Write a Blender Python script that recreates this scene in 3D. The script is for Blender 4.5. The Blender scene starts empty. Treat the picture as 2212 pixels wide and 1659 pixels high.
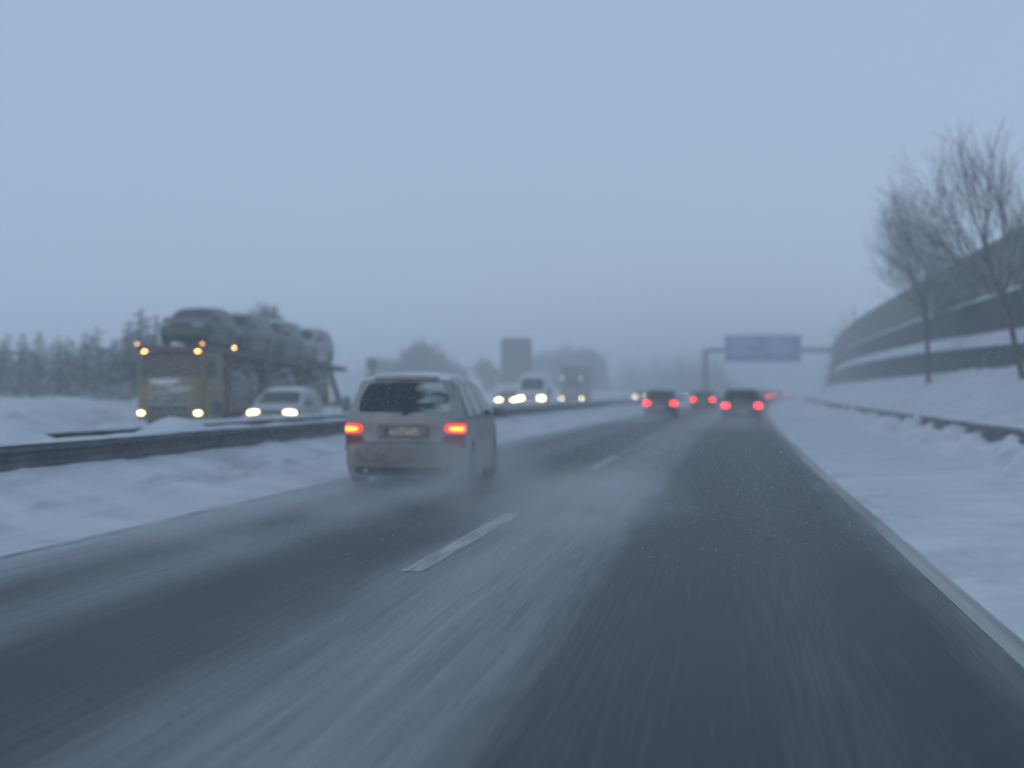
import bpy, bmesh, math, random
from mathutils import Vector, Matrix, noise, Euler

S = bpy.context.scene
COL = S.collection
R = math.radians
# ------------------------------------------------------------------ camera
F_PX, HCAM = 3800.0, 1.4                      # focal length in pixels of a 2212 wide frame, eye height
YAW, PITCH = math.atan(454 / F_PX), math.atan(15.5 / 3827)
cam_d = bpy.data.cameras.new('camera')
cam_d.sensor_width = 36.0
cam_d.lens = 36.0 * F_PX / 2212
cam_d.clip_start, cam_d.clip_end = 0.1, 3000
cam_d.dof.use_dof = True
cam_d.dof.focus_distance = 12.5
cam_d.dof.aperture_fstop = 1.12
cam = bpy.data.objects.new('camera', cam_d)
COL.objects.link(cam)
cam.location = (0, 0, HCAM)
cam.rotation_euler = (math.pi / 2 + PITCH, 0, YAW)
S.camera = cam
# ------------------------------------------------------------------ sky, sun, exposure
W_ = bpy.data.worlds.new('World'); S.world = W_; W_.use_nodes = True
nt = W_.node_tree; nt.nodes.clear()
wo = nt.nodes.new('ShaderNodeOutputWorld'); bg = nt.nodes.new('ShaderNodeBackground')
sky = nt.nodes.new('ShaderNodeTexSky'); sky.sky_type = 'NISHITA'; sky.sun_disc = False
sky.sun_elevation = R(14); sky.sun_rotation = R(200); sky.air_density = 1.5; sky.dust_density = 2.0
cl = nt.nodes.new('ShaderNodeTexNoise'); cl.inputs['Scale'].default_value = 1.6; cl.inputs['Detail'].default_value = 4
tc = nt.nodes.new('ShaderNodeTexCoord'); nt.links.new(tc.outputs['Generated'], cl.inputs['Vector'])
rp = nt.nodes.new('ShaderNodeValToRGB')
rp.color_ramp.elements[0].position = 0.3; rp.color_ramp.elements[0].color = (3.52, 4.76, 6.66, 1)
rp.color_ramp.elements[1].position = 0.7; rp.color_ramp.elements[1].color = (3.86, 5.16, 7.10, 1)
nt.links.new(cl.outputs['Fac'], rp.inputs['Fac'])
sz = nt.nodes.new('ShaderNodeSeparateXYZ'); nt.links.new(tc.outputs['Generated'], sz.inputs[0])
el = nt.nodes.new('ShaderNodeValToRGB')                       # sky darkened overhead, out of view, to keep the snow dimmer
ce = el.color_ramp.elements
for k_, (p_, v_) in enumerate(((0.0, 1.16), (0.09, 1.08), (0.22, 1.0), (0.75, 0.86))):
    e_ = ce[k_] if k_ < 2 else ce.new(p_)
    e_.position = p_; e_.color = (v_, v_, v_, 1)
nt.links.new(sz.outputs['Z'], el.inputs['Fac'])
vm = nt.nodes.new('ShaderNodeVectorMath'); vm.operation = 'SCALE'; nt.links.new(rp.outputs[0], vm.inputs[0]); nt.links.new(el.outputs[0], vm.inputs['Scale'])
mx = nt.nodes.new('ShaderNodeMix'); mx.data_type = 'RGBA'; mx.inputs[0].default_value = 0.92   # cloud cover
nt.links.new(sky.outputs[0], mx.inputs[6]); nt.links.new(vm.outputs[0], mx.inputs[7])
nt.links.new(mx.outputs[2], bg.inputs['Color']); bg.inputs['Strength'].default_value = 0.10
nt.links.new(bg.outputs[0], wo.inputs[0])
sun_d = bpy.data.lights.new('sun', 'SUN'); sun_d.energy = 0.25; sun_d.angle = R(40); sun_d.color = (1.0, 0.96, 0.9)
sun = bpy.data.objects.new('sun', sun_d); COL.objects.link(sun)
sun.rotation_euler = (R(76), 0, R(-20)); sun.location = (0, 0, 60)
S.view_settings.view_transform = 'Standard'; S.view_settings.look = 'None'
S.view_settings.exposure = 0.0; S.view_settings.gamma = 1.0
S.view_settings.use_curve_mapping = False
S.cycles.use_denoising = True
S.cycles.volume_bounces = 4
S.cycles.max_bounces = 6
S.cycles.transparent_max_bounces = 8

RNG = random.Random(11)
# ------------------------------------------------------------------ helpers
_f = Vector((-math.sin(YAW) * math.cos(PITCH), math.cos(YAW) * math.cos(PITCH), math.sin(PITCH)))
_r = Vector((math.cos(YAW), math.sin(YAW), 0)); _u = _r.cross(_f)

def at(px, py, Y):
    """world point seen at a pixel of the 2212 wide photograph, at distance Y along the road"""
    d = _f + _r * ((px - 1106) / F_PX) - _u * ((py - 829.5) / F_PX)
    return Vector((0, 0, HCAM)) + d * (Y / d.y)

def bend(Y):                                  # the motorway bends gently to the right
    return Y * Y / 10000.0 if Y > 0 else 0.0

def rd(x, Y, z=0.0):                          # road coordinates -> world
    return Vector((x + bend(Y), Y, z))

def lerp(a, b, t): return a + (b - a) * t

def table(T, x):
    if x <= T[0][0]: return T[0][1]
    for (a, va), (b, vb) in zip(T, T[1:]):
        if x <= b: return lerp(va, vb, (x - a) / (b - a))
    return T[-1][1]

def nz(x, y, z=0.0): return noise.noise(Vector((x, y, z)))

class MB:
    """collects geometry for ONE mesh object"""
    def __init__(self): self.v, self.f, self.m = [], [], []
    def add(self, vs, fs, mi=0):
        o = len(self.v); self.v += [tuple(p) for p in vs]
        self.f += [tuple(i + o for i in f) for f in fs]; self.m += [mi] * len(fs)
    def grid(self, rows, mi=0, flip=False):
        n = len(rows[0]); fs = []
        for i in range(len(rows) - 1):
            for j in range(n - 1):
                q = (i * n + j, i * n + j + 1, (i + 1) * n + j + 1, (i + 1) * n + j)
                fs.append(q[::-1] if flip else q)
        self.add([p for r in rows for p in r], fs, mi)
    def box(self, c, s, bev=0.0, rot=None, mi=0, seg=2):
        bm = bmesh.new(); bmesh.ops.create_cube(bm, size=1.0)
        for v in bm.verts: v.co = Vector((v.co.x * s[0], v.co.y * s[1], v.co.z * s[2]))
        if bev: bmesh.ops.bevel(bm, geom=list(bm.edges), offset=bev, segments=seg, affect='EDGES', profile=0.5)
        M = Matrix.Translation(Vector(c)) @ (rot.to_matrix().to_4x4() if rot else Matrix())
        bm.verts.index_update()
        self.add([M @ v.co for v in bm.verts], [[v.index for v in f.verts] for f in bm.faces], mi); bm.free()
    def tube(self, a, b, ra, rb=None, n=8, mi=0, cap=True):
        a, b = Vector(a), Vector(b); rb = ra if rb is None else rb
        d = (b - a).normalized(); t = d.orthogonal().normalized(); s = d.cross(t)
        vs = []
        for p, r in ((a, ra), (b, rb)):
            for k in range(n):
                w = 2 * math.pi * k / n; vs.append(p + (t * math.cos(w) + s * math.sin(w)) * r)
        fs = [(k, (k + 1) % n, n + (k + 1) % n, n + k) for k in range(n)]
        if cap: fs += [tuple(range(n))[::-1], tuple(range(n, 2 * n))]
        self.add(vs, fs, mi)
    def lathe_x(self, c, prof, n=28, mi=0):
        """prof: (x, r) pairs round an axis parallel to x"""
        rows = []
        for k in range(n + 1):
            w = 2 * math.pi * k / n
            rows.append([(c[0] + x, c[1] + r * math.cos(w), c[2] + r * math.sin(w)) for x, r in prof])
        self.grid(rows, mi)
    def build(self, name, mats, parent=None, smooth=False, sharp=None):
        me = bpy.data.meshes.new(name); me.from_pydata(self.v, [], self.f)
        for m in (mats if isinstance(mats, (list, tuple)) else [mats]): me.materials.append(m)
        if any(self.m): me.polygons.foreach_set('material_index', self.m)
        if smooth: me.polygons.foreach_set('use_smooth', [True] * len(self.f))
        me.update()
        if smooth and sharp: me.set_sharp_from_angle(angle=R(sharp))
        o = bpy.data.objects.new(name, me); COL.objects.link(o)
        if parent: o.parent = parent
        return o

def tag(o, label=None, cat=None, group=None, kind=None):
    if label: o['label'] = label
    if cat: o['category'] = cat
    if group: o['group'] = group
    if kind: o['kind'] = kind
    return o

def thing(name, loc, label, cat, rz=0.0, group=None):
    o = bpy.data.objects.new(name, None); COL.objects.link(o); o.empty_display_size = 0.3
    o.location = loc; o.rotation_euler = (0, 0, rz)
    return tag(o, label, cat, group)

def copy_tree(o, parent=None):
    c = o.copy(); COL.objects.link(c); c.parent = parent
    for ch in list(o.children): copy_tree(ch, c)
    return c

def mat(name, col, rough=0.6, metal=0.0, emit=None, strength=0.0, var=0.12, scale=6.0, bump=0.0, bscale=40.0, spec=0.5, coat=0.0, alt=None, coords='Object', stretch=None):
    m = bpy.data.materials.new(name); m.use_nodes = True
    t = m.node_tree; b = t.nodes['Principled BSDF']
    b.inputs['Roughness'].default_value = rough; b.inputs['Metallic'].default_value = metal
    b.inputs['Specular IOR Level'].default_value = spec
    b.inputs['Coat Weight'].default_value = coat
    co = t.nodes.new('ShaderNodeTexCoord')
    n = t.nodes.new('ShaderNodeTexNoise'); n.inputs['Scale'].default_value = scale; n.inputs['Detail'].default_value = 6
    if stretch:
        mp = t.nodes.new('ShaderNodeMapping'); mp.inputs['Scale'].default_value = stretch
        t.links.new(co.outputs[coords], mp.inputs[0]); t.links.new(mp.outputs[0], n.inputs['Vector'])
    else: t.links.new(co.outputs[coords], n.inputs['Vector'])
    r = t.nodes.new('ShaderNodeValToRGB')
    a = alt or tuple(c * (1 - var) for c in col); z = col if alt else tuple(min(1, c * (1 + var)) for c in col)
    r.color_ramp.elements[0].position = 0.35; r.color_ramp.elements[0].color = (*a, 1)
    r.color_ramp.elements[1].position = 0.65; r.color_ramp.elements[1].color = (*z, 1)
    t.links.new(n.outputs['Fac'], r.inputs['Fac']); t.links.new(r.outputs[0], b.inputs['Base Color'])
    if emit:
        b.inputs['Emission Color'].default_value = (*emit, 1); b.inputs['Emission Strength'].default_value = strength
    if bump:
        n2 = t.nodes.new('ShaderNodeTexNoise'); n2.inputs['Scale'].default_value = bscale; n2.inputs['Detail'].default_value = 5
        t.links.new(co.outputs[coords], n2.inputs['Vector'])
        bp = t.nodes.new('ShaderNodeBump'); bp.inputs['Strength'].default_value = bump; bp.inputs['Distance'].default_value = 0.02
        t.links.new(n2.outputs['Fac'], bp.inputs['Height']); t.links.new(bp.outputs[0], b.inputs['Normal'])
    return m

M = {}
M['snow'] = mat('snow', (0.76, 0.78, 0.81), 0.75, alt=(0.62, 0.645, 0.68), scale=0.7, bump=0.3, bscale=7, spec=0.2)
M['snow_dirty'] = mat('snow_dirty', (0.62, 0.63, 0.64), 0.8, alt=(0.42, 0.42, 0.42), scale=2.5, bump=0.3, bscale=14, spec=0.2)
M['galv'] = mat('galvanised_steel', (0.17, 0.175, 0.18), 0.55, 0.3, var=0.25, scale=3, alt=(0.10, 0.105, 0.11))
M['glass'] = mat('dark_glass', (0.008, 0.013, 0.016), 0.1, var=0.3, spec=0.35)
M['rubber'] = mat('rubber', (0.02, 0.02, 0.022), 0.85)
M['rim'] = mat('rim_metal', (0.25, 0.25, 0.26), 0.45, 0.6)
M['black'] = mat('black_plastic', (0.025, 0.026, 0.028), 0.6, var=0.3)
M['under'] = mat('underbody', (0.03, 0.03, 0.032), 0.9)
M['head'] = mat('headlight_lens', (0.8, 0.78, 0.7), 0.2, emit=(1.0, 0.78, 0.38), strength=11)
M['head_far'] = mat('headlight_lens_far', (0.8, 0.78, 0.7), 0.2, emit=(1.0, 0.77, 0.38), strength=22)
M['head_dim'] = mat('headlight_lens_dim', (0.8, 0.76, 0.6), 0.2, emit=(1.0, 0.80, 0.48), strength=10)
M['amber'] = mat('amber_lens', (0.8, 0.35, 0.05), 0.3, emit=(1.0, 0.50, 0.14), strength=14)
M['amber_dim'] = mat('amber_lens_dim', (0.8, 0.35, 0.05), 0.3, emit=(1.0, 0.42, 0.12), strength=6)
M['tail'] = mat('tail_lamp_lit', (0.6, 0.02, 0.02), 0.2, emit=(1.0, 0.035, 0.03), strength=1.6)
M['tail_core'] = mat('tail_lamp_bulb', (0.8, 0.3, 0.05), 0.3, emit=(1.0, 0.36, 0.03), strength=3.2)
M['tail_dark'] = mat('tail_lamp_unlit', (0.30, 0.012, 0.02), 0.2)
M['tail_far'] = mat('tail_lamp_far', (0.6, 0.02, 0.02), 0.2, emit=(1.0, 0.02, 0.03), strength=10)
M['plate'] = mat('number_plate', (0.72, 0.58, 0.42), 0.5, alt=(0.26, 0.21, 0.17), scale=16)
M['plate_blue'] = mat('plate_strip', (0.05, 0.08, 0.18), 0.5)
M['bark'] = mat('bark', (0.10, 0.09, 0.085), 0.9, alt=(0.16, 0.155, 0.15), scale=4)
M['needle'] = mat('needles', (0.06, 0.075, 0.065), 0.85, alt=(0.035, 0.045, 0.042), scale=2)
M['frost'] = mat('snowy_foliage', (0.62, 0.64, 0.66), 0.85, alt=(0.30, 0.32, 0.33), scale=3)

# ------------------------------------------------------------------ ground: one snow field with banks, ditches, slopes
PROF = [(-400, 6), (-120, 3.0), (-60, 1.7), (-34, 1.15), (-27.5, 1.0), (-25.2, 0.75), (-23.6, 0.15), (-23.0, -0.06), (-11.9, -0.06),
        (-11.4, 0.10), (-10.9, 0.32), (-10.3, 0.50), (-9.3, 0.60), (-8.5, 0.58), (-8.02, 0.52), (-7.7, 0.42), (-7.1, 0.22), (-6.6, 0.09),
        (-6.2, 0.035), (-5.98, 0.006), (-5.8, -0.06), (1.48, -0.06), (1.70, 0.012), (1.95, 0.04), (3.4, 0.06), (4.3, 0.12), (4.75, 0.28), (5.05, 0.42), (5.35, 0.56),
        (6.2, 1.0), (7.5, 1.72), (8.3, 2.08), (8.9, 2.25), (12, 2.6), (20, 3.0), (60, 3.5), (400, 6)]
def sstep(a, b, x):
    t = max(0.0, min(1.0, (x - a) / (b - a))); return t * t * (3 - 2 * t)
MOUNDS = [(-9.1, 28.3, 0.6, 0.95, 0.36), (-8.9, 30.2, 0.5, 1.0, 0.16), (-9.4, 22.3, 0.7, 1.1, 0.26), (-9.7, 43.0, 0.6, 3.0, 0.14)]
def ground_z(x, Y):
    z = table(PROF, x)
    if -11.2 < x < -6.0:                                          # median bank
        a = min(1, (x + 11.2) / 0.5, (-6.0 - x) / 0.8)
        z += a * (0.05 * nz(x * 0.9, Y * 0.25, 3.1) + 0.06 * nz(x * 1.8, Y * 0.7, 7.7) + 0.035 * nz(x * 5, Y * 2.2, 1.2))
        if x < -8.1:
            for mx_, my_, sx, sy, h in MOUNDS:
                z += h * math.exp(-((x - mx_) / sx) ** 2 - ((Y - my_) / sy) ** 2)
    elif 4.2 < x < 8.6:                                           # right bank and slope
        a = min(1, (x - 4.2) / 0.6)
        w = math.exp(-((x - 5.0) / 0.55) ** 2)
        z += a * (0.05 * nz(x * 0.8, Y * 0.4, 13.1) + 0.03 * nz(x * 2.4, Y * 1.3, 17.7))
        z += w * (0.28 * nz(x * 1.2, Y * 0.45, 23.0) + 0.30 * nz(x * 2, Y * 1.1, 29.0))
        z += 0.14 * max(0, nz(3.3, Y * 0.6, 5.0)) * sstep(7.4, 8.4, x)
    elif x <= -23.4:
        z += 0.22 * nz(x * 0.35, Y * 0.25, 4.4) + 0.08 * nz(x * 1.1, Y * 0.8, 9.4)
    elif x >= 8.6:
        z += 0.3 * nz(x * 0.2, Y * 0.2, 2.0)
    else:
        z += (0.018 * nz(x * 1.5, Y * 0.25, 6.6) + 0.012 * nz(x * 6, Y * 1.2, 8.1)) * (0.45 if x > 0 else 1.0)
    return z

xs = []
x = -400.0
for lim, st in ((-120, 40), (-60, 10), (-34, 2.6), (-23.5, 0.5), (-11.8, 1.2), (-5.2, 0.11), (1.2, 0.8), (2.2, 0.06), (3.6, 0.2), (8.6, 0.11), (20, 1.2), (60, 8), (400, 68)):
    while x < lim - 1e-6:
        xs.append(x); x += st
    x = lim
xs.append(400.0)
ys = []
y = -60.0
while y < 760:
    ys.append(y)
    y += 3.0 if y < 4 else 0.3 if y < 45 else 0.3 * (1.028 ** ((y - 45) * 1.2)) if y < 120 else min(12, (y - 20) * 0.04)
def ground_mat():
    m = M['snow'].copy(); m.name = 'verge_snow'; t = m.node_tree; N = t.nodes; L = t.links; b = N['Principled BSDF']
    src = b.inputs['Base Color'].links[0].from_socket
    uv = N.new('ShaderNodeUVMap'); uv.uv_map = 'road'; sp = N.new('ShaderNodeSeparateXYZ'); L.new(uv.outputs[0], sp.inputs[0])
    mp = N.new('ShaderNodeMapping'); mp.inputs['Scale'].default_value = (1.6, 0.32, 1); L.new(uv.outputs[0], mp.inputs[0])
    n = N.new('ShaderNodeTexNoise'); n.inputs['Scale'].default_value = 1.0; n.inputs['Detail'].default_value = 6; n.inputs['Roughness'].default_value = 0.65
    L.new(mp.outputs[0], n.inputs['Vector'])
    mr = N.new('ShaderNodeMapRange'); mr.inputs['From Min'].default_value = -12; mr.inputs['From Max'].default_value = 8; L.new(sp.outputs['X'], mr.inputs['Value'])
    cr = N.new('ShaderNodeValToRGB'); e = cr.color_ramp.elements
    for i_, (p_, a_) in enumerate(((-11.6, .5), (-10.8, .1), (-8.2, .0), (-7.9, .35), (-7.0, .75), (-6.5, .25), (-6.05, .55), (1.7, .5), (2.1, .12), (4.2, .12), (4.9, .6), (5.4, .1))):
        el_ = e[i_] if i_ < 2 else e.new((p_ + 12) / 20)
        el_.position = (p_ + 12) / 20; el_.color = (a_, a_, a_, 1)
    L.new(mr.outputs[0], cr.inputs['Fac'])
    th = N.new('ShaderNodeMapRange'); th.inputs['From Min'].default_value = 0.50; th.inputs['From Max'].default_value = 0.68; L.new(n.outputs['Fac'], th.inputs['Value'])
    mu = N.new('ShaderNodeMath'); mu.operation = 'MULTIPLY'; L.new(th.outputs[0], mu.inputs[0]); L.new(cr.outputs[0], mu.inputs[1])
    mx_ = N.new('ShaderNodeMix'); mx_.data_type = 'RGBA'; L.new(mu.outputs[0], mx_.inputs[0]); L.new(src, mx_.inputs[6])
    mx_.inputs[7].default_value = (0.26, 0.265, 0.27, 1); L.new(mx_.outputs[2], b.inputs['Base Color'])
    return m
g = MB(); g.grid([[rd(X, Y, ground_z(X, Y)) for X in xs] for Y in ys], flip=True)
go = tag(g.build('ground', ground_mat(), smooth=True), kind='structure')
ul = go.data.uv_layers.new(name='road'); nx = len(xs)
flat = [0.0] * (2 * len(go.data.loops)); vi = [0] * len(go.data.loops); go.data.loops.foreach_get('vertex_index', vi)
for k_, v_ in enumerate(vi): flat[2 * k_] = xs[v_ % nx]; flat[2 * k_ + 1] = ys[v_ // nx]
ul.data.foreach_set('uv', flat)

# ------------------------------------------------------------------ roads
def road_mat(name, bands, snow_amt, edge_l, edge_r):
    """wet asphalt; bands = (position across the road, slush amount); uv = (metres across, metres along)"""
    m = bpy.data.materials.new(name); m.use_nodes = True
    t = m.node_tree; N = t.nodes; L = t.links; b = N['Principled BSDF']
    uv = N.new('ShaderNodeUVMap'); uv.uv_map = 'road'
    sep = N.new('ShaderNodeSeparateXYZ'); L.new(uv.outputs[0], sep.inputs[0])
    def tex(sx, sy, detail=5, rough=0.6):
        mp = N.new('ShaderNodeMapping'); mp.inputs['Scale'].default_value = (sx, sy, 1); L.new(uv.outputs[0], mp.inputs[0])
        n = N.new('ShaderNodeTexNoise'); n.inputs['Scale'].default_value = 1; n.inputs['Detail'].default_value = detail
        n.inputs['Roughness'].default_value = rough; L.new(mp.outputs[0], n.inputs['Vector']); return n.outputs['Fac']
    def math_(op, a, c, clamp=False):
        n = N.new('ShaderNodeMath'); n.operation = op; n.use_clamp = clamp
        for i, q in enumerate((a, c)):
            if isinstance(q, (int, float)): n.inputs[i].default_value = q
            else: L.new(q, n.inputs[i])
        return n.outputs[0]
    wob = math_('MULTIPLY', math_('SUBTRACT', tex(0.5, 0.06, 3), 0.5), 0.55)
    wob2 = math_('MULTIPLY', math_('SUBTRACT', tex(2.5, 0.5, 4), 0.5), 0.30)
    across = math_('ADD', math_('ADD', sep.outputs['X'], wob), wob2)
    mr = N.new('ShaderNodeMapRange'); mr.inputs['From Min'].default_value = edge_l; mr.inputs['From Max'].default_value = edge_r
    L.new(across, mr.inputs['Value'])
    cr = N.new('ShaderNodeValToRGB'); cr.color_ramp.interpolation = 'EASE'
    e = cr.color_ramp.elements
    for i, (p, a) in enumerate(bands):
        q = (p - edge_l) / (edge_r - edge_l)
        el = e[i] if i < 2 else e.new(q)
        el.position = q; el.color = (a, a, a, 1)
    L.new(mr.outputs[0], cr.inputs['Fac'])
    streak = tex(9, 0.16, 6, 0.7); fine = tex(34, 0.5, 4, 0.7); blot = tex(1.1, 0.12, 4, 0.6); grit = tex(60, 24, 3, 0.7)
    s = math_('MULTIPLY', cr.outputs[0], math_('ADD', math_('MULTIPLY', streak, 1.1), math_('MULTIPLY', blot, 0.9)))
    s = math_('ADD', s, math_('MULTIPLY', math_('SUBTRACT', fine, 0.54), 0.42))
    s = math_('ADD', s, math_('MULTIPLY', math_('SUBTRACT', grit, 0.5), 0.16))
    s = math_('ADD', s, snow_amt, True)
    mix = N.new('ShaderNodeMix'); mix.data_type = 'RGBA'; L.new(s, mix.inputs[0])
    mix.inputs[6].default_value = (0.020, 0.023, 0.026, 1); mix.inputs[7].default_value = (0.66, 0.67, 0.69, 1)
    L.new(mix.outputs[2], b.inputs['Base Color'])
    rr = N.new('ShaderNodeMapRange'); L.new(s, rr.inputs['Value']); rr.inputs['To Min'].default_value = 0.42; rr.inputs['To Max'].default_value = 0.8
    L.new(rr.outputs[0], b.inputs['Roughness']); b.inputs['Specular IOR Level'].default_value = 0.11
    bp = N.new('ShaderNodeBump'); bp.inputs['Strength'].default_value = 0.35; bp.inputs['Distance'].default_value = 0.01
    L.new(math_('ADD', grit, math_('MULTIPLY', s, 1.5)), bp.inputs['Height']); L.new(bp.outputs[0], b.inputs['Normal'])
    return m

def road_sheet(name, x0, x1, m, z=0.0, y0=-60, y1=760):
    cols = [lerp(x0, x1, i / 12) for i in range(13)]
    rows, uvs = [], []
    Y = y0
    while Y < y1:
        rows.append([rd(X, Y, z) for X in cols]); uvs.append([(X, Y) for X in cols]); Y += 2.5
    b = MB(); b.grid(rows, flip=True)
    o = b.build(name, m)
    ul = o.data.uv_layers.new(name='road'); flat = [q for r_ in uvs for q in r_]
    for lp in o.data.loops: ul.data[lp.index].uv = flat[lp.vertex_index]
    return tag(o, kind='structure')

road_m = road_mat('wet_road', [(-6.5, 0.95), (-6.0, 0.62), (-5.5, 0.42), (-5.0, 0.12), (-4.35, 0.30), (-3.5, 0.02), (-2.85, 0.10), (-2.3, 0.36), (-1.75, 0.48), (-1.15, 0.40), (-0.78, 0.08), (-0.1, 0.03), (0.5, 0.10), (1.05, 0.02), (1.45, 0.22), (1.68, 0.85)], -0.03, -7.4, 2.0)
road_sheet('road', -7.4, 2.0, road_m)
opp_m = road_mat('snowy_road', [(-23.6, 1.0), (-21.8, 0.8), (-20.6, 0.35), (-19.7, 0.6), (-18.8, 0.35), (-17.2, 0.75), (-15.8, 0.3), (-14.9, 0.55), (-14.0, 0.3), (-12.6, 0.7), (-11.5, 1.0)], 0.12, -23.8, -11.3)
road_sheet('opposite_road', -23.8, -11.3, opp_m)

M['paint'] = mat('road_paint', (0.52, 0.52, 0.49), 0.6, alt=(0.22, 0.22, 0.22), scale=1.0, stretch=(30, 0.8, 1))
M['paint_dirty'] = mat('road_paint_dirty', (0.50, 0.50, 0.455), 0.65, alt=(0.26, 0.26, 0.25), scale=1.0, stretch=(7, 0.12, 1))
def strip(name, x0, x1, y0, y1, m, z=0.004, taper=0):
    n = max(2, int((y1 - y0) / 2)); b = MB()
    b.grid([[rd(x0, lerp(y0, y1, i / n), z), rd(x1, lerp(y0, y1, i / n), z)] for i in range(n + 1)], flip=True)
    return tag(b.build(name, m), kind='structure')
for k in range(-2, 16):
    strip('lane_marking', -2.50, -2.32, 13.45 + 18 * k, 19.95 + 18 * k, M['paint'])
strip('edge_line', 1.50, 1.66, -40, 300, M['paint_dirty'])
M['seam'] = mat('tar_seam', (0.16, 0.17, 0.18), 0.8, alt=(0.5, 0.51, 0.52), scale=0.8)
jb = MB(); jb.grid([[rd(xq, 5 + i * .3, ground_z(xq, 5 + i * .3) + .006) for xq in (-6.02, -5.985, -5.95)] for i in range(300)], flip=True)
tag(jb.build('road_joint', M['seam']), kind='structure')

# ------------------------------------------------------------------ guard rails
def guard_rail(label, xr, face, y0, y1, ztop, snow_h, group, post_step=4.0):
    t = thing('guard_rail', rd(xr, y0), label, 'guard rail', group=group)
    o = t.location.copy()
    def loc(x, Y, z): return rd(x, Y, z) - o
    W = [(0.0, 0.0), (0.055, -0.02), (0.075, -0.05), (0.075, -0.085), (0.01, -0.125), (0.01, -0.185), (0.075, -0.225), (0.075, -0.26), (0.055, -0.29), (0.0, -0.31)]
    n = int((y1 - y0) / 2.0)
    ring = W + [(p[0] - 0.006, p[1]) for p in W[::-1]]
    b = MB(); b.grid([[loc(xr + face * dx, y0 + i * 2.0, ztop + dz + 0.012 * nz(i * 0.35, xr)) for dx, dz in ring] for i in range(n + 1)])
    b.build('rail', M['galv'], t)
    s = MB(); rows = []
    for i in range(n * 3 + 1):
        Y = y0 + i * 2.0 / 3
        h = snow_h * (0.55 + 0.75 * nz(Y * 0.8, xr, 2.2) + 0.35 * nz(Y * 2.1, xr)); h = max(0.012, h)
        rows.append([loc(xr + dx, Y, ztop + 0.012 * nz(i / 3 * 0.35, xr) + dz * h - 0.004) for dx, dz in ((-0.075, -0.2), (-0.06, 0.5), (-0.02, 1), (0.03, 0.95), (0.07, 0.45), (0.085, -0.2))])
    s.grid(rows); s.build('snow_cap', M['snow'], t, smooth=True)
    m = min(int((min(y1, 150) - y0) / post_step), 60)
    first = None
    for k in range(m):
        Y = y0 + 1 + k * post_step
        if first is None:
            p = MB(); p.box((0, 0, (ztop - 0.06) / 2), (0.06, 0.10, ztop - 0.06), 0.008)
            first = c = p.build('post', M['galv'], t)
        else:
            c = first.copy(); COL.objects.link(c); c.parent = t
        c.location = loc(xr - face * 0.07, Y, 0)
    return t
guard_rail('dark steel guard rail beside the fast lane, snow banked at its foot', -8.0, 1, 6, 300, 0.80, 0.06, 'median guard rails')
guard_rail('snow-buried guard rail across the median, in front of the oncoming car and truck', -10.35, -1, 6, 300, 0.77, 0.10, 'median guard rails')
guard_rail('half buried guard rail on the right below the noise barrier', 5.25, -1, 8, 300, 0.74, 0.09, None)

# ------------------------------------------------------------------ noise barrier on the right bank
M['stone'] = mat('dark_wall', (0.052, 0.055, 0.06), 0.85, alt=(0.10, 0.105, 0.11), scale=1.4, bump=0.5, bscale=7)
M['panel'] = mat('weathered_panel', (0.33, 0.325, 0.285), 0.8, alt=(0.25, 0.245, 0.22), scale=0.9)
M['panel'].node_tree.nodes['Principled BSDF'].inputs['Alpha'].default_value = 0.68        # see-through ribbed screen
M['panel_post'] = mat('panel_post', (0.17, 0.17, 0.16), 0.7)
T_W1 = [(20, 2.5), (53, 2.83), (84, 3.2), (141, 3.55), (330, 3.6)]
T_LE = [(20, 2.95), (57, 3.42), (90, 3.83), (154, 4.25), (330, 4.5)]
T_W2 = [(20, 4.3), (57, 4.66), (90, 4.95), (152, 5.36), (330, 5.7)]
T_TOP = [(20, 6.35), (58, 6.76), (93, 7.02), (160, 7.75), (240, 8.3), (330, 8.4)]
nb = thing('noise_barrier', rd(8.6, 30), 'long stepped noise barrier, pale ribbed screen above two dark snow-capped walls', 'noise barrier')
o = nb.location.copy(); bl = lambda x, Y, z: rd(x, Y, z) - o
YS = [30 + i * 2.0 for i in range(146)]
b = MB()                                                         # lower gabion wall with rough face
rows = []
for Y in YS:
    rows.append([bl(8.55 + 0.03 * nz(Y, z * 2.0), Y, z) for z in [lerp(0.9, table(T_W1, Y), k / 6) for k in range(7)]] + [bl(8.75, Y, table(T_W1, Y)), bl(9.25, Y, table(T_W1, Y) - 0.1)])
b.grid(rows, flip=True); b.build('lower_wall', M['stone'], nb)
b = MB(); rows = []                                              # snow lying on the sloped ledge between the walls
for i in range(len(YS) * 3 - 2):
    Y = 30 + i * 2.0 / 3
    a, c = table(T_W1, Y), table(T_LE, Y)
    h = 0.05 + 0.05 * nz(Y * 0.9, 1.7) + 0.03 * nz(Y * 2.3, 4.7)
    rows.append([bl(8.50, Y, a - 0.03 + h * 0.4), bl(8.56, Y, a + h), bl(8.75, Y, lerp(a, c, 0.35) + h), bl(8.95, Y, lerp(a, c, 0.75) + h * 0.8), bl(9.12, Y, c + h * 0.6)])
b.grid(rows, flip=True); b.build('ledge_snow', M['snow'], nb, smooth=True)
b = MB(); rows = []
for Y in YS:
    rows.append([bl(9.05 + 0.03 * nz(Y, z * 2.0, 5), Y, z) for z in [lerp(table(T_LE, Y) - 0.3, table(T_W2, Y), k / 6) for k in range(7)]] + [bl(9.30, Y, table(T_W2, Y)), bl(9.30, Y, table(T_W2, Y) - 0.8)])
b.grid(rows, flip=True); b.build('upper_wall', M['stone'], nb)
b = MB(); rows = []
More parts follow.
